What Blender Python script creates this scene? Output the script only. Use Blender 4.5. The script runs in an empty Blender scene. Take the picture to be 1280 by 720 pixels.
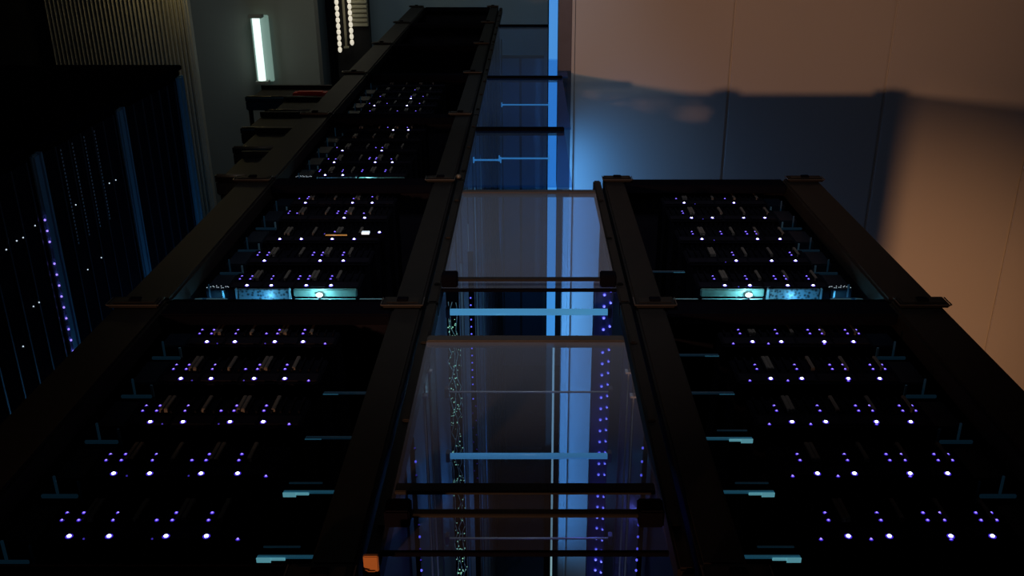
import bpy, bmesh, math, random
from mathutils import Vector, Matrix
random.seed(7)
C = bpy.context.scene.collection
SC = bpy.context.scene
S = 0.7                      # one unit of height between the cabinet tops and the eye, in metres
ZT = 2.90                    # height of the cabinet tops
ZC = ZT + S
PITCH = math.radians(22.8)
F = 1190.0

def P(X, D, h):              # X across, D along, h below the eye (all in units of S) -> world metres
    return Vector((X*S, D*S, ZC - h*S))
def ray(u, v):
    a = PITCH + math.atan((v-360.0)/F)
    return a
def on_h(u, v, h):           # point of the level h seen along that direction
    a = ray(u, v); D = h/math.tan(a)
    z = D*math.cos(PITCH) + h*math.sin(PITCH)
    return (u-661)/F*z, D
def on_D(u, v, D):           # point of the upright plane D
    a = ray(u, v); h = D*math.tan(a)
    z = D*math.cos(PITCH) + h*math.sin(PITCH)
    return (u-661)/F*z, h

# ------------------------------------------------------------------ camera
cam_d = bpy.data.cameras.new('camera'); cam = bpy.data.objects.new('camera', cam_d); C.objects.link(cam)
cam_d.sensor_width = 36; cam_d.lens = F/1280*36; cam_d.shift_x = -21/1280
cam_d.clip_start = 0.02; cam_d.clip_end = 100
cam.location = (0, 0, ZC); cam.rotation_euler = (math.pi/2 - PITCH, 0, 0)
SC.camera = cam
SC.view_settings.view_transform = 'Standard'; SC.view_settings.look = 'None'
SC.view_settings.exposure = 0.0; SC.view_settings.gamma = 1.0; SC.view_settings.use_curve_mapping = False
SC.cycles.max_bounces = 10; SC.cycles.transparent_max_bounces = 24
SC.cycles.sample_clamp_indirect = 3.0
try:
    SC.cycles.use_denoising = True
except Exception: pass

# ------------------------------------------------------------------ world and lights
w = bpy.data.worlds.new('world'); SC.world = w; w.use_nodes = True
w.node_tree.nodes['Background'].inputs[0].default_value = (0.05, 0.06, 0.09, 1)
w.node_tree.nodes['Background'].inputs[1].default_value = 0.02

def light(name, kind, loc, energy, color, target=None, **kw):
    d = bpy.data.lights.new(name, kind); o = bpy.data.objects.new(name, d); C.objects.link(o)
    d.energy = energy; d.color = color; o.location = loc
    for k, v in kw.items(): setattr(d, k, v)
    if target is not None:
        o.rotation_euler = (Vector(target)-Vector(loc)).to_track_quat('-Z', 'Y').to_euler()
    return o
R = math.radians
# warm room lamp far behind and to the left, just above the cabinet tops: its light grazes them and falls on the wall
light('warm_lamp', 'SPOT', P(-1.7, -2.0, 0.70), 200, (1.0, 0.49, 0.25), P(1.15, 5.65, 0.5), spot_size=R(35), spot_blend=1.0, shadow_soft_size=0.045)
# warm lamp beyond the right row of cabinets, cut by the added light blocker
light('warm_side_lamp', 'SPOT', P(1.45, 0.6, 2.2), 150, (1.0, 0.46, 0.19), P(2.1, 5.65, 3.0), spot_size=R(46), spot_blend=1.0, shadow_soft_size=0.008)
# blue lamp in the aisle between the end of the right row and the wall
light('blue_aisle_lamp', 'AREA', P(0.12, 5.42, 2.9), 2.4, (0.09, 0.40, 1.0), P(0.38, 5.65, 2.9), shape='RECTANGLE', size=0.10, size_y=2.1, spread=R(115))
light('duct_cyan_fill', 'POINT', P(-0.17, 2.36, 1.3), .06, (0.35, 0.8, 1.0), shadow_soft_size=0.003)  # added point light that brightens the cables
light('tower_blue_fill', 'POINT', P(0.20, 2.20, 1.6), .10, (0.15, 0.18, 1.0), shadow_soft_size=0.003)  # added point light that brightens the indicator tower
light('wall_shadow_fill', 'POINT', P(1.2, 4.4, 3.2), 0.5, (0.95, 0.85, 1.0), shadow_soft_size=0.08)  # added weak fill for the shadowed part of the wall
light('blue_face_fill', 'POINT', P(-0.05, 1.5, 2.2), .75, (0.16, 0.22, 1.0), shadow_soft_size=0.05)  # added blue fill for the faces along the aisle
light('blue_aisle_glow', 'AREA', P(0.14, 4.1, 2.8), 0.5, (0.08, 0.34, 1.0), P(-0.24, 4.1, 2.6), size=0.25)  # added blue fill aimed at the left aisle face
light('blue_left_aisle_lamp', 'AREA', P(-1.5, 4.9, 3.0), 1.7, (0.10, 0.45, 1.0), P(-2.13, 4.9, 2.0), size=0.6)
# lights washing the far wall and the corrugated wall
light('far_wall_light', 'AREA', P(-1.0, 6.5, -0.9), 3.6, (0.95, 1.0, 0.90), P(-1.2, 10.5, 0.4), size=0.5)
light('warm_corner_lamp', 'POINT', P(-2.45, 6.78, 0.30), 1.5, (1.0, 0.80, 0.35), shadow_soft_size=0.03)
light('overhead_fill', 'SPOT', P(0.0, 1.9, -1.6), 36, (0.90, 0.94, 1.0), P(0.0, 2.9, 1.0), spot_size=R(62), spot_blend=1.0, shadow_soft_size=0.1)  # added overhead light that lifts the haze of the milky covers
light('far_overhead_fill', 'SPOT', P(0.1, 4.8, -1.6), 26, (0.7, 0.85, 1.0), P(0.0, 5.2, 1.0), spot_size=R(50), spot_blend=1.0, shadow_soft_size=0.1)  # added overhead light for the blue covers
light('blue_far_fill', 'AREA', P(0.0, 8.3, 3.0), 1.1, (0.07, 0.34, 0.80), P(0.0, 9.9, 2.2), size=0.3)  # added blue light for the back wall, turned away from the camera
light('soft_ceiling_wash', 'AREA', P(0.0, 2.0, -0.2), 1.0, (0.75, 0.8, 1.0), P(0.0, 5.0, -1.2), size=1.0)

# ------------------------------------------------------------------ materials
def mat(name, col, rough=0.5, metal=0.0, emit=None, estr=0.0, sample=True, noise=0.0, scale=12.0, spec=None, bump=0.0):
    m = bpy.data.materials.new(name); m.use_nodes = True; nt = m.node_tree
    b = nt.nodes['Principled BSDF']
    b.inputs['Base Color'].default_value = (*col, 1); b.inputs['Roughness'].default_value = rough
    b.inputs['Metallic'].default_value = metal
    if spec is not None: b.inputs['Specular IOR Level'].default_value = spec
    if noise > 0 or bump > 0:
        tc = nt.nodes.new('ShaderNodeTexCoord'); n = nt.nodes.new('ShaderNodeTexNoise'); n.inputs['Scale'].default_value = scale
        n.inputs['Detail'].default_value = 5
        nt.links.new(tc.outputs['Object'], n.inputs['Vector'])
        if noise > 0:
            r = nt.nodes.new('ShaderNodeValToRGB')
            r.color_ramp.elements[0].position = 0.3; r.color_ramp.elements[1].position = 0.7
            r.color_ramp.elements[0].color = (*[c*(1-noise) for c in col], 1)
            r.color_ramp.elements[1].color = (*[min(1, c*(1+noise)) for c in col], 1)
            nt.links.new(n.outputs['Fac'], r.inputs['Fac']); nt.links.new(r.outputs['Color'], b.inputs['Base Color'])
        if bump > 0:
            bp = nt.nodes.new('ShaderNodeBump'); bp.inputs['Strength'].default_value = bump; bp.inputs['Distance'].default_value = 0.002
            nt.links.new(n.outputs['Fac'], bp.inputs['Height']); nt.links.new(bp.outputs['Normal'], b.inputs['Normal'])
    if emit:
        b.inputs['Emission Color'].default_value = (*emit, 1); b.inputs['Emission Strength'].default_value = estr
        if not sample: m.cycles.emission_sampling = 'NONE'
    return m

def glass(name, tint, haze, haze_col, gloss, rough=0.03):
    m = bpy.data.materials.new(name); m.use_nodes = True; nt = m.node_tree; nt.nodes.clear()
    out = nt.nodes.new('ShaderNodeOutputMaterial')
    tr = nt.nodes.new('ShaderNodeBsdfTransparent'); tr.inputs[0].default_value = (*tint, 1)
    gl = nt.nodes.new('ShaderNodeBsdfGlossy'); gl.inputs['Roughness'].default_value = rough
    fr = nt.nodes.new('ShaderNodeFresnel'); fr.inputs['IOR'].default_value = gloss
    df = nt.nodes.new('ShaderNodeBsdfDiffuse'); df.inputs[0].default_value = (*haze_col, 1)
    m1 = nt.nodes.new('ShaderNodeMixShader'); m2 = nt.nodes.new('ShaderNodeMixShader'); m1.inputs[0].default_value = haze
    nt.links.new(tr.outputs[0], m1.inputs[1]); nt.links.new(df.outputs[0], m1.inputs[2])
    geo = nt.nodes.new('ShaderNodeNewGeometry'); mu = nt.nodes.new('ShaderNodeMath'); mu.operation = 'MULTIPLY'; iv = nt.nodes.new('ShaderNodeMath'); iv.operation = 'SUBTRACT'
    iv.inputs[0].default_value = 1.0; nt.links.new(geo.outputs['Backfacing'], iv.inputs[1])
    nt.links.new(iv.outputs[0], mu.inputs[0]); nt.links.new(fr.outputs[0], mu.inputs[1])
    nt.links.new(mu.outputs[0], m2.inputs[0]); nt.links.new(m1.outputs[0], m2.inputs[1]); nt.links.new(gl.outputs[0], m2.inputs[2])
    nt.links.new(m2.outputs[0], out.inputs[0])
    return m

M = {}
M['frame'] = mat('black_brown_powder_coat', (0.007, 0.0056, 0.0052), 0.65, spec=0.2, noise=0.2, scale=30, bump=0.05)
M['rail'] = mat('dark_rail', (0.011, 0.0084, 0.007), 0.6, spec=0.2, noise=0.15, scale=25)
M['black'] = mat('black_plastic', (0.004, 0.0035, 0.006), 0.8, spec=0.0, noise=0.1)
M['inner'] = mat('dark_inner_sheet', (0.010, 0.009, 0.014), 0.7, spec=0.0, noise=0.2)
M['edge'] = mat('pale_edge', (0.055, 0.047, 0.045), 0.4, metal=0.3, noise=0.2)
M['face'] = mat('dark_side_sheet', (0.10, 0.10, 0.13), 0.4, noise=0.15)
M['chassis'] = mat('chassis_dark', (0.005, 0.005, 0.008), 0.7, spec=0.0, noise=0.25)
M['handle'] = mat('brown_handle', (0.10, 0.088, 0.082), 0.55, spec=0.2, noise=0.2)
M['cage'] = None
M['tray'] = mat('green_plastic_tray', (0.09, 0.18, 0.18), 0.3, noise=0.2, scale=60)
M['module'] = mat('blue_black_module', (0.004, 0.008, 0.016), 0.5, spec=0.1, noise=0.2)
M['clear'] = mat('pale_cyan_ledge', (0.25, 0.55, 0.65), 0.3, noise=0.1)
M['led_core'] = mat('led_white_core', (1, 1, 1), 0.4, emit=(0.80, 0.84, 1.0), estr=6.0, sample=False)
M['led_halo'] = mat('led_violet_halo', (0.1, 0.05, 0.6), 0.4, emit=(0.06, 0.025, 0.75), estr=0.55, sample=False)  # violet bloom round a light, painted as a glowing disc
M['led_core2'] = mat('led_blue_core', (0.3, 0.3, 1), 0.4, emit=(0.28, 0.36, 1.0), estr=1.6, sample=False)
M['led_violet'] = mat('led_violet', (0.3, 0.2, 1), 0.4, emit=(0.30, 0.20, 1.0), estr=1.7, sample=False)
M['led_blue'] = mat('led_blue', (0.2, 0.2, 1), 0.4, emit=(0.13, 0.13, 1.0), estr=1.2, sample=False)
M['led_dim'] = mat('led_dim_violet', (0.1, 0.08, 0.5), 0.4, emit=(0.07, 0.04, 0.6), estr=0.5, sample=False)
M['led_white'] = mat('led_small_white', (1, 1, 1), 0.4, emit=(0.7, 0.85, 1.0), estr=0.8, sample=False)
M['led_green'] = mat('led_green_white', (0.6, 1, 0.8), 0.4, emit=(0.30, 0.7, 0.5), estr=1.0, sample=False)
M['glow_dim'] = mat('dim_cyan_glint', (0.1, 0.3, 0.4), 0.4, emit=(0.02, 0.12, 0.20), estr=0.3, sample=False)  # glints on the tray ledges, painted as emission
M['glow_tip'] = mat('bright_cyan_glint', (0.3, 0.6, 0.6), 0.4, emit=(0.12, 0.38, 0.46), estr=0.6, sample=False)
M['glow_faint'] = mat('faint_blue_glint', (0.01, 0.02, 0.04), 0.5, emit=(0.004, 0.020, 0.036), estr=0.28, sample=False)  # fainter ledge glints, also painted as emission
M['bar_blue'] = mat('blue_lit_bar_glow', (0.1, 0.3, 0.5), 0.3, emit=(0.055, 0.24, 0.46), estr=0.9)
M['rod'] = mat('steel_rod', (0.35, 0.45, 0.55), 0.25, metal=0.6, emit=None)
M['strip'] = mat('blue_lit_sliver', (0.03, 0.08, 0.12), 0.4, emit=(0.055, 0.32, 0.84), estr=0.80)
M['tube'] = mat('white_tube_lamp', (1, 1, 1), 0.4, emit=(0.78, 1.0, 0.93), estr=1.2)
M['tube_edge'] = mat('frosted_tube_cover', (0.08, 0.10, 0.10), 0.4, emit=(0.16, 0.26, 0.22), estr=0.8)
M['bulb'] = mat('work_lamp_bulb', (1, 1, 1), 0.4, emit=(0.75, 1.0, 0.95), estr=2.5)
M['bead'] = mat('warm_bead', (1, 0.95, 0.85), 0.4, emit=(0.85, 0.78, 0.62), estr=0.75)
M['wallw'] = None
M['bluewall'] = mat('blue_grey_back_wall', (0.30, 0.42, 0.52), 0.8, noise=0.05, scale=3)
M['greywall'] = mat('grey_far_wall', (0.30, 0.31, 0.28), 0.8, noise=0.05, scale=3)
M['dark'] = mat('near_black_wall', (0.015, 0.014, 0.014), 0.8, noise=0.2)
M['corr'] = mat('corrugated_panel', (0.45, 0.42, 0.34), 0.55, noise=0.1, scale=6)
M['floor'] = mat('dark_glossy_floor', (0.02, 0.025, 0.035), 0.18, noise=0.3, scale=4)
M['ceil'] = mat('ceiling_paint', (0.25, 0.25, 0.27), 0.9, noise=0.05)
M['orange'] = mat('orange_tag', (0.38, 0.15, 0.04), 0.5, emit=None)
M['red'] = mat('red_plastic', (0.75, 0.03, 0.02), 0.5)
M['beige'] = mat('beige_louvre', (0.52, 0.48, 0.34), 0.6, noise=0.15)
M['cart'] = mat('dull_brown_metal', (0.016, 0.014, 0.011), 0.6, metal=0.0, spec=0.2, noise=0.25)
M['cartrim'] = mat('brass_like_trim', (0.12, 0.095, 0.065), 0.4, metal=0.2)
M['cable'] = mat('blue_green_cable', (0.55, 0.85, 0.85), 0.3, emit=None)
M['ridge'] = mat('blue_steel_post', (0.22, 0.42, 0.55), 0.35, metal=0.3)
M['palepost'] = mat('pale_steel_post', (0.65, 0.72, 0.80), 0.35, metal=0.1)
M['ridge_thin'] = mat('thin_door_bar', (0.032, 0.042, 0.062), 0.45, metal=0.1)
M['handle_dark'] = mat('dark_cover_handle', (0.014, 0.012, 0.012), 0.6, spec=0.2)
M['cover_frame'] = mat('grey_brown_cover_frame', (0.045, 0.038, 0.036), 0.5, noise=0.1)
M['glass_milky'] = glass('milky_cover_glass', (0.80, 0.83, 0.90), 0.18, (0.44, 0.48, 0.60), 1.25)
M['glass_blue'] = glass('blue_cover_glass', (0.66, 0.84, 0.99), 0.10, (0.08, 0.22, 0.6), 1.15)
M['glass_side'] = glass('clear_side_glass', (0.8, 0.9, 1.0), 0.03, (0.3, 0.5, 0.8), 1.3)

def wall_mat():
    m = bpy.data.materials.new('white_panel_wall'); m.use_nodes = True; nt = m.node_tree; b = nt.nodes['Principled BSDF']
    tc = nt.nodes.new('ShaderNodeTexCoord'); n = nt.nodes.new('ShaderNodeTexNoise'); n.inputs['Scale'].default_value = 1.5
    nt.links.new(tc.outputs['Object'], n.inputs['Vector'])
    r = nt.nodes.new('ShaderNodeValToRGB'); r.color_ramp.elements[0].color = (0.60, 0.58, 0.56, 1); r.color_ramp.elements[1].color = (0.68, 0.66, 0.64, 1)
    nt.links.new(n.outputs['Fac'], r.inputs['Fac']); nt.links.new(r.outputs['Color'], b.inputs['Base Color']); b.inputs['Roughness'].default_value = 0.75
    return m
M['wallw'] = wall_mat()
def cage_mat():
    m = bpy.data.materials.new('perforated_cage'); m.use_nodes = True; nt = m.node_tree; b = nt.nodes['Principled BSDF']
    tc = nt.nodes.new('ShaderNodeTexCoord'); v = nt.nodes.new('ShaderNodeTexVoronoi'); v.inputs['Scale'].default_value = 150
    nt.links.new(tc.outputs['Object'], v.inputs['Vector'])
    r = nt.nodes.new('ShaderNodeValToRGB'); r.color_ramp.elements[0].position = 0.25; r.color_ramp.elements[0].color = (0.006, 0.014, 0.025, 1)
    r.color_ramp.elements[1].position = 0.55; r.color_ramp.elements[1].color = (0.10, 0.18, 0.24, 1)
    nt.links.new(v.outputs['Distance'], r.inputs['Fac']); nt.links.new(r.outputs['Color'], b.inputs['Base Color']); b.inputs['Roughness'].default_value = 0.35
    return m
M['cage'] = cage_mat()

# ------------------------------------------------------------------ mesh helpers
class MB:
    """collects shapes (coordinates in units of S unless raw) into one mesh"""
    def __init__(s): s.bm = bmesh.new(); s.mats = []
    def _mi(s, m):
        if m is None: m = '_'
        if m not in s.mats: s.mats.append(m)
        return s.mats.index(m)
    def box(s, x0, x1, y0, y1, z0, z1, m=None, bev=0.0):
        mi = s._mi(m)
        r = bmesh.ops.create_cube(s.bm, size=1.0)
        vs = r['verts']
        bmesh.ops.scale(s.bm, vec=(abs(x1-x0), abs(y1-y0), abs(z1-z0)), verts=vs)
        bmesh.ops.translate(s.bm, vec=((x0+x1)/2, (y0+y1)/2, (z0+z1)/2), verts=vs)
        fs = set(f for v in vs for f in v.link_faces)
        for f in fs: f.material_index = mi
        if bev > 0:
            es = list(set(e for v in vs for e in v.link_edges))
            b = bmesh.ops.bevel(s.bm, geom=es, offset=bev, segments=2, affect='EDGES')
            for f in b['faces']: f.material_index = mi
        return s
    def tube(s, p0, p1, r, seg=8, m=None, r2=None):
        mi = s._mi(m); p0 = Vector(p0); p1 = Vector(p1); d = p1-p0
        q = d.to_track_quat('Z', 'Y').to_matrix().to_4x4(); q.translation = (p0+p1)/2
        n0 = set(s.bm.faces)
        bmesh.ops.create_cone(s.bm, cap_ends=True, segments=seg, radius1=r, radius2=r if r2 is None else r2, depth=d.length, matrix=q)
        for f in set(s.bm.faces)-n0: f.material_index = mi; f.smooth = len(f.verts) == 4
        return s
    def ball(s, c, r, seg=8, m=None, sc=(1, 1, 1)):
        mi = s._mi(m); n0 = set(s.bm.faces)
        mt = Matrix.Translation(c) @ Matrix.Diagonal((*sc, 1))
        bmesh.ops.create_uvsphere(s.bm, u_segments=seg, v_segments=max(4, seg//2), radius=r, matrix=mt)
        for f in set(s.bm.faces)-n0: f.material_index = mi; f.smooth = True
        return s
    def mesh(s, name, default):
        me = bpy.data.meshes.new(name); s.bm.to_mesh(me); s.bm.free()
        for k in (s.mats or ['_']): me.materials.append(M[default] if k == '_' else M[k])
        return me
def child(name, me, parent=None, loc=(0, 0, 0), label=None):
    o = bpy.data.objects.new(name, me); C.objects.link(o); o.parent = parent; o.location = loc
    if label: o['label'] = label
    return o
def thing(name, label, cat, loc=(0, 0, 0), group=None):
    o = bpy.data.objects.new(name, None); C.objects.link(o); o.location = loc; o.empty_display_size = 0.1
    o['label'] = label; o['category'] = cat
    if group: o['group'] = group
    return o
def solo(name, me, label, cat, loc=(0, 0, 0), group=None):
    o = child(name, me, None, loc); o['label'] = label; o['category'] = cat
    if group: o['group'] = group
    return o
def struct(name, me, loc=(0, 0, 0)):
    o = child(name, me, None, loc); o['kind'] = 'structure'; return o
def copy_tree(o, parent=None):
    c = o.copy(); C.objects.link(c); c.parent = parent
    for ch in list(o.children): copy_tree(ch, c)
    return c
def HZ(h): return ZC - h*S    # world z of level h

# ------------------------------------------------------------------ the room
Z_CEIL = ZC + 1.3
struct('floor', MB().box(-4.5, 4.5, -2.5, 8.2, -0.1, 0).mesh('floor', 'floor'))
struct('ceiling', MB().box(-4.5, 4.5, -2.5, 8.2, Z_CEIL, Z_CEIL+0.1).mesh('ceiling', 'ceil'))
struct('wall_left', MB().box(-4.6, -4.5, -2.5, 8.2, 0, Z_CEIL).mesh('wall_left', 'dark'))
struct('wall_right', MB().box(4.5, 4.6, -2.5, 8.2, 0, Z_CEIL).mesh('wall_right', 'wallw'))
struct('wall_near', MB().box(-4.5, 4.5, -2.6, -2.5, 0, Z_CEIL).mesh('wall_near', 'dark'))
DW = 5.65
# panelled white wall facing the camera, each panel with a fine double groove between
wx = [on_D(716, 150, DW)[0], on_D(912, 100, DW)[0], on_D(1104, 130, DW)[0], on_D(1262, 320, DW)[0]]
pw = wx[2]-wx[1]
wx = wx[:3] + [wx[2]+pw*0.98 + k*pw for k in range(0, 5)]
mb = MB()
for k in range(len(wx)-1):
    a, b = wx[k]*S, wx[k+1]*S
    if a > 4.5: break
    b = min(b, 4.5)
    mb.box(a+0.004, b-0.004, DW*S, DW*S+0.05, 0, Z_CEIL, None, 0.003)
    mb.box(b-0.0045, b+0.0045, DW*S+0.010, DW*S+0.05, 0, Z_CEIL)
mb.box(wx[0]*S-0.3*0, 4.5, DW*S+0.05, DW*S+0.12, 0, Z_CEIL)
struct('wall_far_right', mb.mesh('wall_far_right', 'wallw'))
# white corner trim and the dark jamb beside it
x713 = on_D(713, 150, DW)[0]*S
x703 = on_D(702, 400, DW)[0]*S
x697 = on_D(697, 150, DW)[0]*S
struct('trim_1', MB().box(x713, wx[0]*S+0.002, DW*S-0.012, DW*S+0.05, 0, Z_CEIL, None, 0.002).mesh('corner_trim', 'wallw'))
struct('trim_2', MB().box(x697, x713, DW*S+0.01, DW*S+0.14, HZ(1.72), Z_CEIL, None, 0.003).mesh('door_jamb', 'greyjamb' if 'greyjamb' in M else 'face'))
struct('trim_3', MB().box(x703, x713, DW*S+0.0, DW*S+0.14, 0, HZ(1.72), None, 0.003).mesh('lower_jamb', 'wallw'))
# unseen blocker added beside the right row to cut the warm side lamp
struct('side_lamp_blocker', MB().box(1.10*S, 1.535*S, 1.12*S, 1.2*S, 0, HZ(1.1)).mesh('lamp_blocker', 'dark'))
# far wall
DB = 9.9
struct('wall_back', MB().box(-1.50*S*1.5, 4.5, DB*S, DB*S+0.1, 0, Z_CEIL).mesh('wall_back', 'bluewall'))
DL = 8.2
xr = on_D(396, 50, DL)[0]*S
struct('wall_back_left', MB().box(-4.5, xr, DL*S, DL*S+0.1, 0, Z_CEIL).mesh('wall_back_left', 'greywall'))
# dark recess beside it
xa = on_D(420, 30, 9.0)[0]*S
struct('wall_recess', MB().box(xr-0.05, xa, 9.0*S, 9.0*S+0.08, 0, Z_CEIL).mesh('recess', 'black'))
# corrugated wall on the far left
DC = 7.0
x0 = on_D(58, 20, DC)[0]*S; x1 = on_D(236, 30, DC)[0]*S
mb = MB(); n = 34; st = (x1-x0)/n
for k in range(n):
    xx = x0+k*st
    mb.box(xx, xx+st*0.55, DC*S-0.002, DC*S+0.03, 0, Z_CEIL, None, 0.006)
mb.box(x0, x1, DC*S+0.02, DC*S+0.06, 0, Z_CEIL)
struct('wall_corrugated', mb.mesh('corrugated', 'corr'))
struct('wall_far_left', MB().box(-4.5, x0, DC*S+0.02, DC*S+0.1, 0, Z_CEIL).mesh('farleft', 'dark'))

# ------------------------------------------------------------------ cabinets
XI, XO = 0.240, 1.075        # inner and outer edge of a row
BODY_H = 3.6                 # height of the body below its top, units
def build_cabinet(L, label, group):
    """root at the floor at the inner-near corner, mirrored by side"""
    return None
mesh_cache = {}
def cabinet(side, D0, D1, label, has_bracket=True):
    L = (D1-D0)*S - 0.006
    t = thing('server_cabinet', label, 'server cabinet', (side*XI*S, D0*S+0.003, 0), 'open-topped server cabinets in two rows')
    sg = side
    def X(a, b):     # distances from inner edge, units -> sorted metres
        a *= S*sg; b *= S*sg
        return (min(a, b), max(a, b))
    Wd = XO-XI
    # body sheets: inner face, outer face, near and far ends, bottom
    key = (side, round(L, 4))
    if key not in mesh_cache:
        ms = {}
        m = MB(); a, b = X(0.030, 0.045); m.box(a, b, 0.004, L-0.004, 0.02, ZT-0.085*S, None, 0.002)
        # pressed vertical ribs and a kick recess on the side sheet
        for q in (0.12, 0.5, 0.88):
            a, b = X(0.026, 0.031); m.box(a, b, L*q-0.006, L*q+0.006, 0.08, ZT-0.1*S)
        ms['side_panel'] = m.mesh('inner_side_panel', 'face')
        m = MB(); a, b = X(Wd-0.025, Wd-0.01); m.box(a, b, 0.004, L-0.004, 0.02, ZT-0.065*S, None, 0.002)
        ms['outer'] = m.mesh('outer_side_panel', 'face')
        m = MB(); a, b = X(0.046, Wd-0.026); m.box(a, b, 0.004, 0.018, 0.02, ZT-0.045*S); ms['near'] = m.mesh('near_end_panel', 'inner')
        m = MB(); a, b = X(0.046, Wd-0.026); m.box(a, b, L-0.018, L-0.004, 0.02, ZT-0.037*S); ms['far'] = m.mesh('far_end_panel', 'inner')
        m = MB(); a, b = X(0.046, Wd-0.026); m.box(a, b, 0.019, L-0.019, ZT-0.80*S, ZT-0.78*S); ms['deck'] = m.mesh('inner_deck', 'inner')
        m = MB()
        a, b = X(0.0, 0.028); m.box(a, b, 0.0, L, ZT-0.055*S, ZT-0.008*S, None, 0.003)
        # hinge knuckles along the lip
        for q in (0.13, 0.46, 0.80):
            a, b = X(0.003, 0.020); m.box(a, b, L*q-0.025, L*q+0.025, ZT-0.009*S, ZT-0.001*S, None, 0.002)
        ms['lip'] = m.mesh('inner_lip', 'rail')
        m = MB(); a, b = X(0.036, 0.112); m.box(a, b, 0.0, L, ZT-0.08*S, ZT, None, 0.004); ms['inner_rail'] = m.mesh('inner_rail', 'frame')
        m = MB(); a, b = X(Wd-0.13, Wd); m.box(a, b, 0.0, L, ZT-0.06*S, ZT, None, 0.005)
        ms['outer_rail'] = m.mesh('outer_rail', 'rail')
        m = MB(); a, b = X(0.113, Wd-0.131); m.box(a, b, 0.0, 0.010*S, ZT-0.04*S, ZT-0.004*S, None, 0.002); ms['near_bar'] = m.mesh('near_crossbar', 'black')
        m = MB(); a, b = X(0.113, Wd-0.131); m.box(a, b, L-0.085*S, L, ZT-0.034*S, ZT-0.003*S, None, 0.003); ms['far_bar'] = m.mesh('far_crossbar', 'black')
        # corner brackets
        for nm, (p, q) in (('bi', (0.034, 0.140)), ('bo', (Wd-0.120, Wd+0.012))):
            m = MB(); a, b = X(p, q)
            m.box(a, b, L-0.055*S, L, ZT+0.0005, ZT+0.012*S, 'frame', 0.003)
            m.box(a+0.008, b-0.008, L-0.045*S, L-0.012*S, ZT+0.012*S, ZT+0.014*S, 'rail', 0.001)
            # pale edges
            e = 0.0016
            m.box(a, b, L-0.055*S-e, L-0.055*S, ZT+0.0095*S, ZT+0.012*S, 'edge')
            m.box(a-e, a, L-0.055*S, L-0.004, ZT+0.0095*S, ZT+0.012*S, 'edge')
            m.box(b, b+e, L-0.055*S, L-0.004, ZT+0.0095*S, ZT+0.012*S, 'edge')
            m.box((a+b)/2-0.01, (a+b)/2+0.01, L-0.040*S, L-0.020*S, ZT+0.014*S, ZT+0.020*S, 'black', 0.001)
            ms[nm] = m.mesh('corner_bracket', 'frame')
        mesh_cache[key] = ms
    ms = mesh_cache[key]
    child('side_panel', ms['side_panel'], t); child('side_panel', ms['outer'], t)
    child('end_panel', ms['near'], t); child('end_panel', ms['far'], t); child('deck', ms['deck'], t)
    child('lip', ms['lip'], t); child('inner_rail', ms['inner_rail'], t); child('outer_rail', ms['outer_rail'], t)
    child('crossbar', ms['near_bar'], t); child('crossbar', ms['far_bar'], t)
    if has_bracket:
        child('corner_bracket', ms['bi'], t); child('corner_bracket', ms['bo'], t)
    return t
LB = [0.13, 1.23, 2.30, 3.44, 4.55, 5.65, 6.78, 7.9, 9.0]
names_l = ['black cabinet at the bottom photo edge, left row, only its far corner showing',
 'large open server cabinet in the left row, nearest one with five lit rows',
 'open server cabinet in the left row with a bright cyan near end',
 'open server cabinet third in the left row, short lit rows and small glowing lamp',
 'open server cabinet fourth in the left row with a handful of faint violet lights',
 'dark server cabinet fifth in the left row, no lights showing',
 'dark server cabinet sixth in the left row, in front of the pale far wall',
 'dark server cabinet farthest in the left row at the top edge of the photo']
for i in range(8): cabinet(-1, LB[i], LB[i+1], names_l[i])
RB = [0.13, 1.23, 2.30, 3.44]
names_r = ['black cabinet at the bottom photo edge, right row, only its far corner showing',
 'large open server cabinet nearest in the right row, reaching the right edge of the photo',
 'open server cabinet ending the right row, in front of the white wall']
for i in range(3): cabinet(1, RB[i], RB[i+1], names_r[i])

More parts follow.
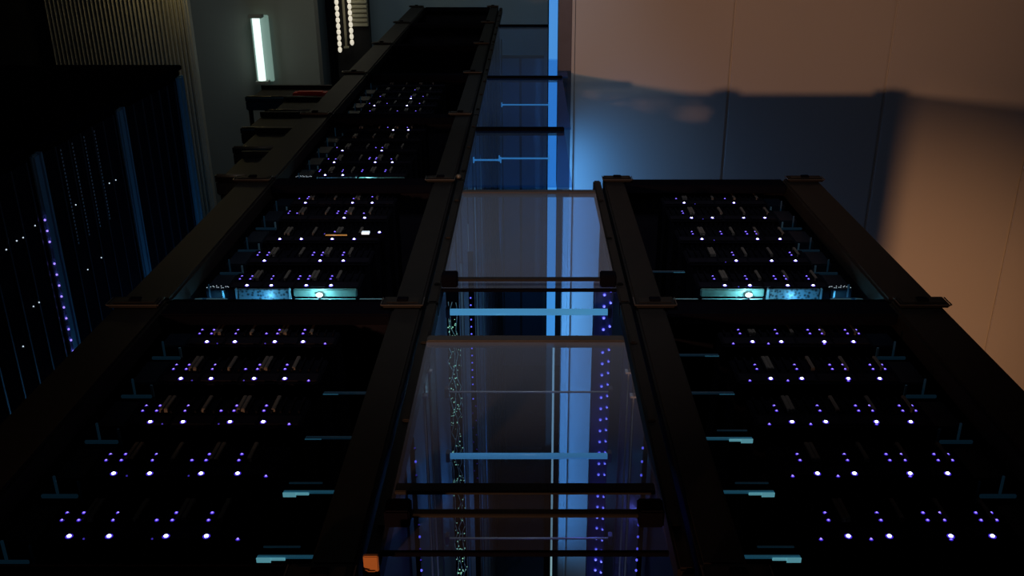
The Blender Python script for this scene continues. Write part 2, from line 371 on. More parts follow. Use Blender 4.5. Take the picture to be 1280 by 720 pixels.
# ------------------------------------------------------------------ server chassis (origin: status light line, top of chassis)
HS = 1.05
ZS = HZ(HS)
bright = {-1: [-.807, -.737, -.637, -.566], 1: [.561, .633, .741, .814]}
pairs = {-1: [-.838, -.808, -.746, -.668, -.640, -.575], 1: [.538, .632, .716, .746, .812, .840]}
hands = {-1: [-.800, -.790, -.708, -.632, -.622, -.556], 1: [.566, .575, .672, .752, .835]}
lone = {-1: [-.51, -.78, -.66], 1: [.512, .60, .74]}
sm = {}
for sd in (-1, 1):
    s = sd
    def XX(a, b): a *= S*s; b *= S*s; return min(a, b), max(a, b)
    d = {}
    m = MB()
    a, b = XX(.485, .862); m.box(a, b, -.007*S, .105*S, -.62*S, -0.004*S, 'chassis', 0.002)
    # four covers on top, separated by narrow seams, and cooling fins behind
    for q in range(4):
        a, b = XX(.490+q*.0925, .490+(q+1)*.0925-.006); m.box(a, b, -.006*S, .03*S, -0.004*S, -0.001*S, 'inner', 0.001)
        for w_ in range(4):
            a2, b2 = XX(.497+q*.0925+w_*.02, .497+q*.0925+w_*.02+.004); m.box(a2, b2, .04*S, .103*S, -0.004*S, 0.004*S, 'chassis')
    d['body'] = m.mesh('chassis_body', 'chassis')
    m = MB(); a, b = XX(.864, .925); m.box(a, b, -.006*S, .105*S, -.30*S, -.008*S, 'module', 0.002)
    a, b = XX(.872, .877); m.box(a, b, -.010*S, -.006*S, -.11*S, -.012*S, 'ridge')
    d['module'] = m.mesh('power_module', 'module')
    m = MB()
    a, b = XX(.685, .830); m.box(a, b, -.015*S, -.0072*S, -.115*S, -.005*S, 'cage', 0.001)
    for q in (.680, .832): a, b = XX(q, q+.006); m.box(a, b, -.018*S, -.0072*S, -.13*S, -.003*S, 'ridge', 0.001)
    d['cage'] = m.mesh('perforated_cage', 'cage')
    m = MB()
    a, b = XX(.490, .672); m.box(a, b, -.017*S, -.0072*S, -.028*S, -.004*S, 'tray', 0.002)
    for q in range(9):
        a, b = XX(.505+q*.018, .509+q*.018); m.box(a, b, -.0165*S, -.0075*S, -.10*S, -.0285*S, 'chassis')
    d['tray'] = m.mesh('clear_plastic_tray', 'tray')
    m = MB()
    for q in range(22):
        a, b = XX(.492+q*.0165, .492+q*.0165+.009); m.box(a, b, -.011*S, -.0072*S, -.16*S, -.010*S)
    a, b = XX(.490, .858); m.box(a, b, -.013*S, -.0072*S, -.0095*S, -.006*S)
    d['unlit_front'] = m.mesh('shaded_front', 'chassis')  # black front standing in for the unlit cage and tray
    m = MB(); a, b = XX(.495, .668); m.box(a, b, -.022*S, -.0175*S, -.036*S, -.032*S, 'clear', 0.0005)
    d['lip'] = m.mesh('tray_lip', 'clear')
    m = MB()
    m.box(-.0045*S, .0045*S, 0, .062*S, .003*S, .006*S, None, 0.001)
    m.box(-.004*S, .004*S, 0, .005*S, -.003*S, .004*S); m.box(-.004*S, .004*S, .055*S, .060*S, -.003*S, .004*S)
    d['handle'] = m.mesh('pull_handle', 'handle')
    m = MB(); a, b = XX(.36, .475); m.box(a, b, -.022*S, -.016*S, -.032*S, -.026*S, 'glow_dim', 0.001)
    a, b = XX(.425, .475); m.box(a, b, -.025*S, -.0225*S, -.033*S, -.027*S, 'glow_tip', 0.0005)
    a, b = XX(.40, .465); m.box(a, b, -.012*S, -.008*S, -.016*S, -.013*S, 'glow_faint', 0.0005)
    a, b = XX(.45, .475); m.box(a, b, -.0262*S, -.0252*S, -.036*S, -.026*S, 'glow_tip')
    d['glint_a'] = m.mesh('ledge_glint', 'glow_dim')
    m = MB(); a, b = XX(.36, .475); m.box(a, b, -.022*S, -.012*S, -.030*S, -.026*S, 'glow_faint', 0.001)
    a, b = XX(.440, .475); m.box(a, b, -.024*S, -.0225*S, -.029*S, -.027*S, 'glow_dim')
    d['glint_b'] = m.mesh('ledge_glint', 'glow_faint')
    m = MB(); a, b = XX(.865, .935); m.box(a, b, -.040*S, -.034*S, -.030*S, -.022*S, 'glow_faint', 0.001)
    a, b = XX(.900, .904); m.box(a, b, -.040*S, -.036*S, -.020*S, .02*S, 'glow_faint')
    d['glint_o'] = m.mesh('outer_glint', 'glow_faint')
    m = MB()
    rn = random.Random(3)
    for q in range(16):
        a = S*s*(.852+.075*q/16); m.ball((a, (-.002+.016*rn.random())*S, -.006*S), .0011*S, 6)
    d['dots'] = m.mesh('indicator_strip', 'led_white')
    sm[sd] = d
def led_mesh(r, core, halo=None):
    m = MB()
    m.ball((0, 0, 0), r, 10, core, (1, 1, .7))
    if halo: m.tube((0, 0, -.0012*S), (0, 0, -.0002*S), r*1.75, 14, halo)
    m.tube((0, 0, -.004*S), (0, 0, -.0013*S), r*1.2, 10, 'black')
    return m
LED_B = led_mesh(.0038*S, 'led_core', 'led_halo').mesh('status_light', 'led_core')
LED_S = led_mesh(.0022*S, 'led_violet', 'led_halo').mesh('indicator_light', 'led_violet')
LED_D = led_mesh(.0022*S, 'led_dim').mesh('indicator_light_dim', 'led_dim')
LED_L = led_mesh(.0024*S, 'led_violet', 'led_halo').mesh('indicator_light', 'led_violet')

cnt = {-1: 0, 1: 0}
def server(sd, D, label, bmask, pmask, p2mask=None, glint_key=None, front=False, dots=False, lit=True, group='server chassis standing in the open cabinets'):
    t = thing('server_chassis', label, 'server', (0, D*S, ZS), group)
    d = sm[sd]
    b = child('body', d['body'], t); pm = child('power_module', d['module'], t)
    if not front: child('shaded_front', d['unlit_front'], t)
    if front: child('perforated_cage', d['cage'], t); pt = child('plastic_tray', d['tray'], t)
    if front: child('tray_lip', d['lip'], pt)
    for x in hands[sd]:
        child('handle', d['handle'], b, (x*S, .045*S, 0))
    if glint_key: child('ledge_glint', d[glint_key], t)
    if lit: child('outer_glint', d['glint_o'], t)
    for k, on in enumerate(bmask):
        if on: child('status_light', LED_B, b, (bright[sd][k]*S, 0, .001*S))
    for k, on in enumerate(pmask):
        if on & 1: child('indicator_light', LED_S, b, (pairs[sd][k]*S, .042*S, .004*S))
        if on & 2: child('indicator_light', LED_S, b, (pairs[sd][k]*S, .064*S, .004*S))
    for k, on in enumerate(p2mask or []):
        if on: child('indicator_light', LED_L if on == 2 else LED_D, b, (lone[sd][k]*S, -.004*S, -.002*S))
    if dots: child('indicator_strip', d['dots'], pm)
    return t
ordw = ['nearest', 'second nearest', 'middle', 'second farthest', 'farthest']
# nearest cabinets
for k in range(5):
    D = 1.372 + k*0.194
    gl = ['glint_a', 'glint_a', 'glint_b', 'glint_b', None][k]
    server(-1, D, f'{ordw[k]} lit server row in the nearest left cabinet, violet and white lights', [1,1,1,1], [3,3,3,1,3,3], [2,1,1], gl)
    server(1, D, f'{ordw[k]} lit server row in the nearest right cabinet, violet and white lights', [1,1,1,1], [3,3,3,3,3,3], [2,2,2], ['glint_a','glint_a','glint_a','glint_b','glint_b'][k])
lm = [[1,1,1,1],[1,0,1,1],[1,1,1,1],[0,0,1,1],[1,0,1,1]]
lp = [[3,3,3,3,3,3],[3,3,0,3,3,3],[0,0,0,1,2,1],[3,1,0,3,3,1],[1,3,0,0,1,2]]
rm = [[1,1,1,1],[0,1,1,1],[1,0,1,1],[1,1,1,1],[1,0,1,0]]
rp = [[3,3,3,3,3,0],[0,3,0,0,3,0],[3,3,3,3,0,0],[3,0,0,0,0,0],[1,0,1,0,0,0]]
Ds2 = [2.515, 2.71, 2.905, 3.12, 3.29]
for k in range(5):
    server(-1, Ds2[k], f'{ordw[k]} server row in the second left cabinet, seen above the lit cyan tray' if k else 'server row with lit blue cage and green tray, near end of second left cabinet', lm[k], lp[k], None, None, k == 0, k == 0)
    server(1, Ds2[k], f'{ordw[k]} server row in the far right cabinet, small white and violet lights' if k else 'server row with lit green tray and blue cage, near end of far right cabinet', rm[k], rp[k], [0,1,0], 'glint_b' if k == 1 else None, k == 0, k == 0)
m3 = [[1,1,0,0],[1,0,1,1],[1,0,1,0],[0,0,0,0],[0,0,1,1]]; p3 = [[3,0,3,3,0,3],[1,1,0,3,3,1],[1,0,0,1,1,0],[0]*6,[0,0,0,1,0,1]]
for k in range(5):
    server(-1, 3.65+.19*k, f'{ordw[k]} server row in the third left cabinet behind the thick crossbar', m3[k], p3[k], None, None, k == 0, k == 0)
m4 = [[0,0,0,0],[1,0,1,0],[0,0,1,0],[0,0,0,0],[0,0,0,0]]; p4 = [[0,1,0,1,0,1],[1,0,1,0,0,1],[0,1,0,0,1,1],[0,0,0,0,1,0],[0]*6]
for k in range(5):
    server(-1, 4.77+.183*k, f'{ordw[k]} server row in the fourth left cabinet, faint violet specks', m4[k], p4[k], None, None, False, False)

# amber lit card edge with white display in the second left cabinet
x, D = on_h(434, 289, 1.03)
t = thing('display_module', 'slim module with a white display and amber line in the second left cabinet', 'display', (x*S, D*S, HZ(1.035)))
M['amber'] = mat('amber_line', (0.5, 0.3, 0.1), 0.4, emit=(0.35, 0.16, 0.04), estr=0.5, sample=False)
child('body', MB().box(-.075*S, .12*S, -.006*S, .012*S, -.03*S, -.004*S, None, 0.001).mesh('display_body', 'black'), t)
child('amber_line', MB().box(-.07*S, 0, -.008*S, -.006*S, -.008*S, -.004*S).mesh('amber_line', 'amber'), t)
child('screen', MB().box(.047*S, .072*S, -.008*S, .010*S, -.004*S, .003*S, None, 0.0005).mesh('screen', 'led_white'), t)
child('indicator_light', LED_B, t, (.104*S, .004*S, 0))

# work lamps just inside the near end of the lit cabinets
def work_lamp(u, D, energy, label, x=None):
    X = x
    t = thing('work_lamp', label, 'lamp', (X*S, D*S, HZ(1.066)))
    child('bulb', MB().ball((0, 0, 0), .006*S, 12, 'bulb', (1.7, .8, 1.1)).mesh('bulb', 'bulb'), t)
    child('holder', MB().box(-.02*S, .02*S, -.020*S, -.010*S, -.040*S, -.028*S, 'black', 0.002).tube((0, -.010*S, -.030*S), (0, -.002*S, -.006*S), .003*S, 10, 'black').mesh('holder', 'black'), t)
    l = light('work_lamp_light', 'POINT', (0, 0, 0), energy, (0.42, 0.92, 1.0), shadow_soft_size=0.004)
    l.location = (0, -.022*S, .004*S); l.parent = t
    return t
work_lamp(398, 2.485, .30, 'small white lamp glowing inside the near end of the second left cabinet', -.595)
work_lamp(935, 2.485, .30, 'small white lamp glowing inside the near end of the far right cabinet', .625)
work_lamp(467, 3.62, .18, 'tiny white lamp glowing inside the near end of the third left cabinet', -.64)
def side_light(X, D, e):
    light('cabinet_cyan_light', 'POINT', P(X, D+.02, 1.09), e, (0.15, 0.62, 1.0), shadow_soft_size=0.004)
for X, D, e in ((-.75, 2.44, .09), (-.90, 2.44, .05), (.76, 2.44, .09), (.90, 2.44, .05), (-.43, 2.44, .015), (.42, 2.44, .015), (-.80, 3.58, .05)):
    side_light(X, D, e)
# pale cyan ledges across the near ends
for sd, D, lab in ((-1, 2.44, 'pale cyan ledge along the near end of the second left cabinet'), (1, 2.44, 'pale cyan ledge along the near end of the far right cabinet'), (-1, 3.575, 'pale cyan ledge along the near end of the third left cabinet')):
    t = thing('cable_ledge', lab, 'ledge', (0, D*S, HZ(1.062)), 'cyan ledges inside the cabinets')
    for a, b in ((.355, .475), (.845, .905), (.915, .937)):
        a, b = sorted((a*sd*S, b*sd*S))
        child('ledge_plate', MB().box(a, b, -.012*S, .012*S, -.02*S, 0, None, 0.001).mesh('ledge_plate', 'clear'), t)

# ------------------------------------------------------------------ the aisle covers
def cover(label, vfar, vnear, uf, un, vbar, hgl, matn, group='glass covers over the aisle', handle=True):
    _, Df = on_h(661, vfar, hgl); _, Dn = on_h(661, vnear, hgl)
    xl = (on_h(uf[0], vfar, hgl)[0] + on_h(un[0], vnear, hgl)[0])/2; xr_ = (on_h(uf[1], vfar, hgl)[0] + on_h(un[1], vnear, hgl)[0])/2
    t = thing('glass_cover', label, 'glass cover', (0, Dn*S, HZ(hgl)), group)
    L = (Df-Dn)*S; a, b = xl*S, xr_*S
    child('pane', MB().box(a, b, 0, L, -.003, .003).mesh('pane', matn), t)
    child('frame_bar', MB().box(a, b, L, L+.022, -.008, .006, None, 0.002).mesh('far_edge_bar', 'cover_frame'), t)
    child('frame_bar', MB().box(a, b, -.005, 0, -.003, .003, None, 0.0005).mesh('near_edge_bar', 'black'), t)
    if handle:
        _, Db = on_h(661, vbar, hgl-.03); y = (Db-Dn)*S
        child('handle_bar', MB().box(a+.01, b-.01, y-.006, y+.006, .012, .017, None, 0.001).mesh('handle_bar', 'handle_dark'), t)
        for e, x in ((0, a), (1, b)):
            s_ = 1 if e == 0 else -1
            child('end_block', MB().box(min(x, x+s_*.03), max(x, x+s_*.03), y-.014, y+.014, .0035, .027, None, 0.002).mesh('end_block', 'black'), t)
    return t
c1 = cover('milky glass cover nearest the camera over the aisle, with a wide crossbar', 430, 690, (531, 779), (478, 838), 636, 1.0, 'glass_milky')
child('wide_bar', MB().box(-.238*S, .225*S, .105, .123, .004, .010, None, 0.001).mesh('wide_bar', 'handle_dark'), c1)
c2 = cover('milky glass cover second over the aisle, between the two cabinet rows', 243, 362, (577, 744), (553, 771), 345, 1.0, 'glass_milky')
# blue covers further on
DD = [on_h(661, v, 1.0)[1] for v in (236, 163, 98, 33)]
for k in range(3):
    a, b = -.236*S, (.158, .190, .225)[k]*S
    t = thing('glass_cover', ['blue glass cover just beyond the milky ones, over the far aisle', 'blue glass cover over the far aisle between two dark bars', 'farthest blue glass cover, ending below the grey far wall'][k], 'glass cover', (0, (DD[k]+.03)*S, HZ(1.0)), 'glass covers over the aisle')
    L = (DD[k+1]-DD[k]-.06)*S
    child('pane', MB().box(a, b, 0, L, -.003, .003).mesh('pane', 'glass_blue'), t)
    child('frame_bar', MB().box(a, b, L, L+.03, -.012, .010, None, 0.002).mesh('far_edge_bar', 'black'), t)

# ------------------------------------------------------------------ inside the aisle
# rods and bars crossing the aisle; blue light on the bars painted as emission
rods = [(390, 2.42, .0075, 'bar_blue', 'blue-lit bar across the aisle, seen in the gap between the two milky covers', 'blue_lit_bar', 'bar'),
        (490, 2.31, .0022, 'palepost', 'thin steel rod across the aisle, upper one seen through the nearest cover', 'steel_rod', 'rod'),
        (570, 2.27, .0070, 'bar_blue', 'blue-lit bar across the aisle, seen through the middle of the nearest cover', 'blue_lit_bar', 'bar'),
        (672+1, 2.16, .0025, 'palepost', 'thin steel rod across the aisle, lower one under the nearest cover', 'steel_rod', 'rod')]
for v, D, r, mt, lab, nm, cat in rods:
    _, h = on_D(661, v, D)
    t = thing(nm, lab, cat, (0, D*S, HZ(h)))
    child('tube', MB().tube((-.225*S, 0, 0), (.225*S, 0, 0), r*S*1.25, 12).mesh('tube', mt), t)
    for s_ in (-1, 1):
        child('end_cap', MB().box(s_*.225*S-.004, s_*.225*S+.014*s_*0+.004, -.008, .008, -.010, .010, None, 0.001).mesh('end_cap', 'face'), t)
# upright panel with two columns of blue lights, right side of the aisle
def column_panel(name, label, X0, X1, D, m_, z0=0.05, z1=None, cat='panel'):
    z1 = z1 or HZ(1.02)
    t = thing(name, label, cat, (0, D*S, 0))
    mb = MB().box(X0*S, X1*S, 0, .04*S, z0, z1, None, 0.002)
    mb.box(X0*S, X0*S+.004, -.004, 0, z0, z1); mb.box(X1*S-.004, X1*S, -.004, 0, z0, z1)
    child('body', mb.mesh('panel_body', m_), t)
    return t
M['bluepanel'] = mat('blue_panel', (0.10, 0.12, 0.30), 0.4, noise=0.1)
t = column_panel('indicator_tower', 'tall blue-black panel with two columns of blue lights on the right of the aisle', .185, .238, 2.47, 'bluepanel')
LED_C = MB().ball((0, 0, 0), .0044*S, 10, 'led_blue', (1, .6, 1)).ball((0, -.0020*S, 0), .0020*S, 8, 'led_core2' if 'led_core2' in M else 'led_violet').mesh('column_light', 'led_blue')
v = 368.0; k = 0
while v < 735:
    _, h = on_D(661, v, 2.47)
    child('indicator_light', LED_C, t, (.2135*S, -.004*S, HZ(h)))
    _, h = on_D(661, v-5+8*(v-368)/360, 2.47)
    child('indicator_light', LED_C, t, (.232*S, -.004*S, HZ(h)))
    v += 14.5 - 1.6*(v-368)/360; k += 1
# cable bundle and green lights, left side of the aisle
t = column_panel('cable_duct', 'tall dark cable duct with cyan cables and green specks on the left of the aisle', -.238, -.205, 2.52, 'inner', cat='cable duct')
rn = random.Random(11)
for c in range(3):
    mb = MB(); px = -.232+.011*c; z = HZ(1.10); x = px*S; pts = []
    while z > 0.1:
        pts.append(Vector((x, (-.006-.003*c)*S, z))); z -= (.018+.014*rn.random())*S; x = (px+(rn.random()-.5)*.016)*S
    for a, b in zip(pts[:-1], pts[1:]): mb.tube(a, b, .0013*S, 5)
    child('cable', mb.mesh('cable', 'cable'), t)
mb = MB()
for q in range(240):
    h = 1.12+1.5*rn.random(); mb.ball(((-.236+.036*rn.random())*S, -.008*S, HZ(h)), (.0008+.0014*rn.random())*S, 6)
o = child('light_specks', mb.mesh('light_specks', 'led_green'), t); o['kind'] = 'stuff'
# violet lights on the inner faces of the nearest cabinets
LED_F = MB().ball((0, 0, 0), .0030*S, 8, 'led_blue').mesh('face_light', 'led_blue')
for sd, lab in ((-1, 'slim black light strip on left aisle face below nearest cover'), (1, 'slim black light strip on right aisle face below nearest cover')):
    Dv = 1.775
    t = thing('light_strip', lab, 'light strip', (sd*.254*S, Dv*S, 0))
    child('body', MB().box(-.004*S, .004*S, -.012*S, .012*S, .3, HZ(1.1), None, 0.001).mesh('strip_body', 'black'), t)
    for v in (560, 577, 594, 610, 656, 671, 686, 700, 713, 727):
        _, h = on_D(661, v, Dv); child('indicator_light', LED_F if sd > 0 else (LED_F if v % 2 else LED_D), t, (-sd*.006*S, 0, HZ(h)))
# pairs of slim posts
for sd in (-1, 1):
    for Dv, w_ in ((2.08, 'farther'), (1.96, 'nearer')):
        solo('slim_post', MB().tube((0, 0, .05), (0, 0, HZ(1.10)), .0022*S, 8).box(-.006, .006, -.006, .006, 0, .05).box(-.006, .006, -.006, .006, HZ(1.10), HZ(1.095)).mesh('slim_post', 'palepost'),
             f'slim vertical steel post, the {w_} of the pair on the {"left" if sd < 0 else "right"} side of the aisle', 'post', (sd*.246*S, Dv*S, 0), 'slim posts in the aisle')
# tall posts on the far left face of the aisle
for u, v, rr, nm in ((570, 400, .0035, 'nearest'), (578, 400, .005, 'second'), (588, 400, .003, 'third'), (593, 225, .004, 'fourth'), (600, 170, .003, 'fifth'), (628, 170, .006, 'farthest')):
    z = .222*F/(661-u) ; a = ray(u, v)
    D = z*math.cos(a)/math.cos(a-PITCH)
    solo('face_post', MB().tube((0, 0, .03), (0, 0, HZ(1.13)), rr*S, 8).box(-.01, .01, -.01, .01, 0, .03).mesh('face_post', 'ridge'),
         f'upright blue-lit post on the left face of the far aisle, {nm} from the camera', 'post', (-.222*S, D*S, 0), 'posts on the left aisle face')
# column of dim violet lights on the left aisle face
t = thing('light_strip', 'slim strip of dim violet lights on the left aisle face, seen through the nearest cover', 'light strip', (-.20*S, 3.05*S, 0))
child('body', MB().box(-.010*S, .010*S, 0, .01*S, .05, HZ(1.15), None, 0.001).mesh('strip_body', 'inner'), t)
v = 372
while v < 620:
    _, h = on_D(661, v, 3.05); child('indicator_light', LED_F if v < 500 else LED_D, t, ((-.003 if v < 500 else (-.006 + .012*(v % 2)))*S, -.003*S, HZ(h))); v += 9
# far cross rods, the blue light on them painted as emission
for v, D, u0, u1, nm in ((200, 3.9, 593, 625, 'nearest and brightest'), (197+1, 3.95, 625, 685, 'second'), (131, 5.0, 628, 685, 'farthest')):
    x0_, h = on_D(u0, v, D); x1_, _ = on_D(u1, v, D)
    solo('cross_rod', MB().tube((x0_*S, 0, 0), (x1_*S, 0, 0), .004*S, 8).box(x0_*S-.004, x0_*S, -.005, .005, -.008, .008).box(x1_*S, x1_*S+.004, -.005, .005, -.008, .008).mesh('cross_rod', 'bar_blue'),
         f'thin blue-lit cross rod in the far aisle, {nm} of the three', 'rod', (0, D*S, HZ(h)), 'cross rods in the far aisle')
# blue-lit wall sliver beside the wall corner, its light put in as emission
xs0 = on_D(685.5, 120, 6.1)[0]*S; xs1 = on_D(697, 120, 6.1)[0]*S
t = thing('lit_wall_sliver', 'tall bright blue-lit wall sliver beside the corner of the white wall', 'lamp', ((xs0+xs1)/2, 6.1*S, 0))
hw = (xs1-xs0)/2
child('sliver_face', MB().box(-hw, hw, 0, .01, 1.50, Z_CEIL-.01, None, 0.001).mesh('sliver_face', 'strip'), t)
M['strip_low'] = mat('pale_lit_sliver', (0.6, 0.8, 0.85), 0.4, emit=(0.38, 0.66, 0.75), estr=0.5)
child('sliver_base', MB().box(hw-.010, hw, 0, .01, .02, 1.499).mesh('sliver_base', 'strip_low'), t)
child('backing', MB().box(-hw-.004, hw+.004, .010, .05, 0, Z_CEIL-.005, None, 0.002).mesh('sliver_backing', 'black'), t)
# dark glazed screen across the far aisle
t = thing('glazed_screen', 'dark teal glazed screen standing across the far aisle', 'screen', (0, 8.0*S, 0))
child('pane', MB().box(-.235*S, xs0, 0, .01, .05, HZ(1.3)).mesh('screen_pane', 'glass_side'), t)
child('frame', MB().box(-.235*S, xs0, -.01, .02, 0, .05).box(-.235*S, xs0, -.01, .02, HZ(1.3), HZ(1.28)).box(-.08*S, -.06*S, -.008, .018, .05, HZ(1.3)).mesh('screen_frame', 'face'), t)

# orange tag by the near left corner
x, D = on_h(464, 701, .98)
solo('orange_tag', MB().box(-.012*S, .012*S, -.004*S, .004*S, 0, .030*S, None, 0.001).box(-.006*S, .006*S, -.004*S, .010*S, 0, .004*S).mesh('tag', 'orange'),
     'small orange tag on a left cabinet corner at the bottom edge of the photo', 'tag', (x*S, D*S, ZT+.001))
x, D = on_h(578, 224, 1.0)
solo('copper_ball_stop', MB().ball((0, 0, .008*S), .010*S, 12, 'cartrim', (1, 1, 1)).tube((0, 0, 0), (0, 0, .004*S), .012*S, 12, 'black').mesh('knob', 'orange'),
     'small copper-coloured knob at the far corner of the second left cabinet', 'knob', (x*S-.01, D*S, ZT+.001))

# ------------------------------------------------------------------ second row of cabinets on the far left
XF = -2.13
Dl = [2.24, 3.16, 4.08, 5.0, 5.92]
labs = ['tall black cabinet at the left edge of the photo, almost lost in the dark', 'tall black cabinet at the far left with a column of violet lights',
        'tall black cabinet at the far left between two blue-lit posts, with a perforated door', 'tall black cabinet farthest in the left-hand row, beside the corrugated wall']
for i in range(4):
    L = (Dl[i+1]-Dl[i])*S - .006
    t = thing('tall_cabinet', labs[i], 'cabinet', (XF*S, Dl[i]*S, 0), 'tall cabinets along the left aisle')
    child('body', MB().box(-1.35*S, -.02*S, 0, L, .0, ZT-.03*S, 'black', .004).mesh('cabinet_body', 'black'), t)
    child('top', MB().box(-1.37*S, .0, 0, L, ZT-.03*S+.0005, ZT, 'black', .004).mesh('cabinet_top', 'black'), t)
    mb = MB()
    for q in range(1, 7):
        y = L*q/7; mb.box(-.018*S, -.008*S, y-.0035, y+.0035, .05, ZT-.08*S)
    mb.box(-.0195*S, -.014*S, .01, L-.075, .05, ZT-.08*S, 'inner')
    child('door', mb.mesh('cabinet_door', 'ridge_thin'), t)
    child('post', MB().box(-.0195*S, .004*S, L-.062, L-.022, .03, ZT-.06*S, None, .006).box(-.0195*S, .008*S, L-.020, L-.010, .03, ZT-.06*S).mesh('corner_post', 'ridge'), t)
    if i == 2:
        mb = MB(); rn = random.Random(5)
        for q in (.15, .28, .42, .55):
            mb = MB()
            for z in range(26):
                mb.box(-.0078*S, -.0060*S, L*q+.02, L*q+.026, ZT-(.10+.018*z)*S, ZT-(.109+.018*z)*S)
            child('perforation_column', mb.mesh('perforation_column', 'palepost'), t)
LED_T = MB().ball((0, 0, 0), .0050*S, 8, 'led_violet').mesh('row_light', 'led_violet')
LED_W = MB().ball((0, 0, 0), .0034*S, 8, 'led_white').mesh('speck_light', 'led_white')
def on_X(u, v, X):   # point of the upright plane X
    a = ray(u, v); z = X*F/(u-661)
    s_ = z/math.cos(a-PITCH)
    return s_*math.cos(a), s_*math.sin(a)
tc = [o for o in C.objects if o.get('label') == labs[1]][0]; tc0 = [o for o in C.objects if o.get('label') == labs[0]][0]; tc2 = [o for o in C.objects if o.get('label') == labs[2]][0]
for k in range(13):
    if k == 3: continue
    u = 55+37.5*k/16.0*16/12.6; v = 275+168*k/16.0*16/12.3
    if k > 12.4: continue
    D, h = on_X(u, v, XF)
    par = tc if D*S > Dl[1]*S else tc0
    child('indicator_light', LED_T, par, (.004*S, D*S-par.location.y, HZ(h)))
for u, v in ((94, 256), (136, 229), (144, 225), (7, 312), (20, 301), (28, 297), (126, 322), (109, 337), (41, 383), (48, 378), (28, 433), (43, 282)):
    D, h = on_X(u, v, XF)
    par = tc2 if D > Dl[2] else (tc if D > Dl[1] else tc0)
    child('indicator_light', LED_W, par, (.003*S, D*S-par.location.y, HZ(h)))

# ------------------------------------------------------------------ far left background
# upright tube lamp on the grey wall
xt, ht = on_D(320, 20, DL-.12); xb, hb = on_D(331, 103, DL-.12)
xm = (xt+xb)/2
t = thing('tube_lamp', 'upright white tube lamp glowing on the dark grey wall', 'lamp', (xm*S, (DL-.12)*S, HZ(hb)))
Lt = (hb-ht)*S
child('tube', MB().tube((-.012*S, 0, .012), (-.012*S, 0, Lt-.012), .031*S, 16).mesh('tube', 'tube'), t)
child('cover', MB().box(-.07*S, .075*S, .045*S, .075*S, 0, Lt, None, .004).mesh('cover', 'tube_edge'), t)
child('end_cap', MB().box(-.065*S, .045*S, -.042*S, .044*S, -.008, .010, None, .002).mesh('cap', 'greywall'), t)
child('end_cap', MB().box(-.065*S, .045*S, -.042*S, .044*S, Lt-.010, Lt+.008, None, .002).mesh('cap', 'greywall'), t)
# bead light strings and beige louvre window
Dw = 8.9
for k, (u0, v1, nm) in enumerate(((421, 62, 'longer left'), (436, 53, 'shorter right'))):
    X_, h1 = on_D(u0+4, v1, Dw-.1)
    mb = MB(); n = 26
    for q in range(n): mb.ball((0, 0, q*.052*S), .022*S, 10, 'bead', (.85, .85, 1.25))
    mb.tube((0, 0, 0), (0, 0, n*.052*S), .008*S, 8, 'beige')
    solo('bead_light_string', mb.mesh('bead_light_string', 'bead'), f'{nm} string of glowing warm beads by the beige louvres', 'light string', (X_*S, (Dw-.1)*S, HZ(h1)), 'bead light strings')
X_, h1 = on_D(433, 58, Dw-.08)
solo('beige_pole', MB().tube((0, 0, 0), (0, 0, 1.4), .010*S, 10).box(-.014, .014, -.014, .014, -.01, 0).mesh('beige_pole', 'beige'), 'thin beige pole between the two glowing bead strings', 'pole', (X_*S, (Dw-.08)*S, HZ(h1)))
xa_, _ = on_D(438, 20, Dw); xb_, _ = on_D(459, 20, Dw); _, hl = on_D(450, 33, Dw)
mb = MB(); q = HZ(hl)
while q < Z_CEIL-.04:
    mb.box(xa_*S, xb_*S, Dw*S, Dw*S+.03, q, q+.020, None, .003); q += .028
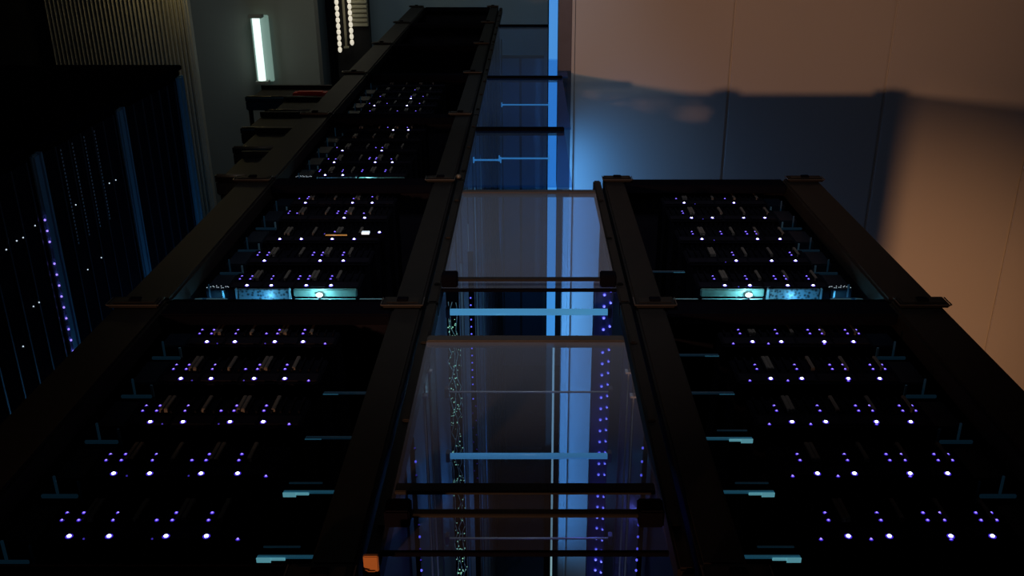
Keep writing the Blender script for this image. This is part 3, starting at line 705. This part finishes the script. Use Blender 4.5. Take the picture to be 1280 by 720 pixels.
mb.box(xa_*S, xb_*S, Dw*S+.025, Dw*S+.04, HZ(hl), Z_CEIL-.01)
struct('window_1', mb.mesh('louvre_window', 'beige'))
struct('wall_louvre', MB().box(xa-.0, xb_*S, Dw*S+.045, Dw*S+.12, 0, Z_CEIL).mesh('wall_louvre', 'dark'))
light('louvre_light', 'POINT', P(xb_-.1, Dw-.45, -.2), 1.6, (1.0, .92, .7), shadow_soft_size=.03)
# low trolleys in the left aisle
tro = [(306, 400, 121, 5.9, 'farthest', True), (334, 392, 138, 5.3, 'with a pale front rail, second farthest', False), (300, 385, 160, 4.75, 'in the middle of the group', False), (290, 375, 184, 4.2, 'with a small bright glint', False), (268, 345, 219, 3.7, 'nearest, beside the second left server cabinet', False)]
for u0, u1, v, D, nm, red in tro:
    xa2, h = on_D(u0, v, D); xb2, _ = on_D(u1, v, D)
    xb2 = min(xb2, -1.12)
    W2 = (xb2-xa2)*S; zt = HZ(h); dp = .40*S
    t = thing('equipment_trolley', f'dull brown metal trolley in the left aisle, {nm}', 'trolley', (xa2*S, D*S, 0), 'trolleys in the left aisle')
    child('tray', MB().box(0, W2, 0, dp, zt-.06, zt-.02, None, .004).box(0, W2, .0, .012, zt-.02, zt-.002).box(0, W2, dp-.012, dp, zt-.02, zt-.002).mesh('tray', 'cart'), t)
    child('front_rail', MB().tube((0.01, -.008, zt), (W2-.01, -.008, zt), .006, 8).mesh('front_rail', 'cartrim'), t)
    for lx in (.015, W2-.015):
        for ly in (.015, dp-.015):
            child('leg', MB().tube((lx, ly, .0), (lx, ly, zt-.06), .010, 8).mesh('leg', 'cart'), t)
    child('shelf', MB().box(.026, W2-.026, .026, dp-.026, zt*.45, zt*.45+.02, None, .003).mesh('shelf', 'cart'), t)
    if red:
        solo('red_box', MB().box(0, .15, 0, .05, 0, .03, None, .004).box(.02, .13, .01, .04, .03, .034, None, .001).mesh('red_box', 'red'), 'flat red box lying on the farthest trolley in the left aisle', 'box', (xa2*S+W2*.62, D*S+.02, zt-.018))
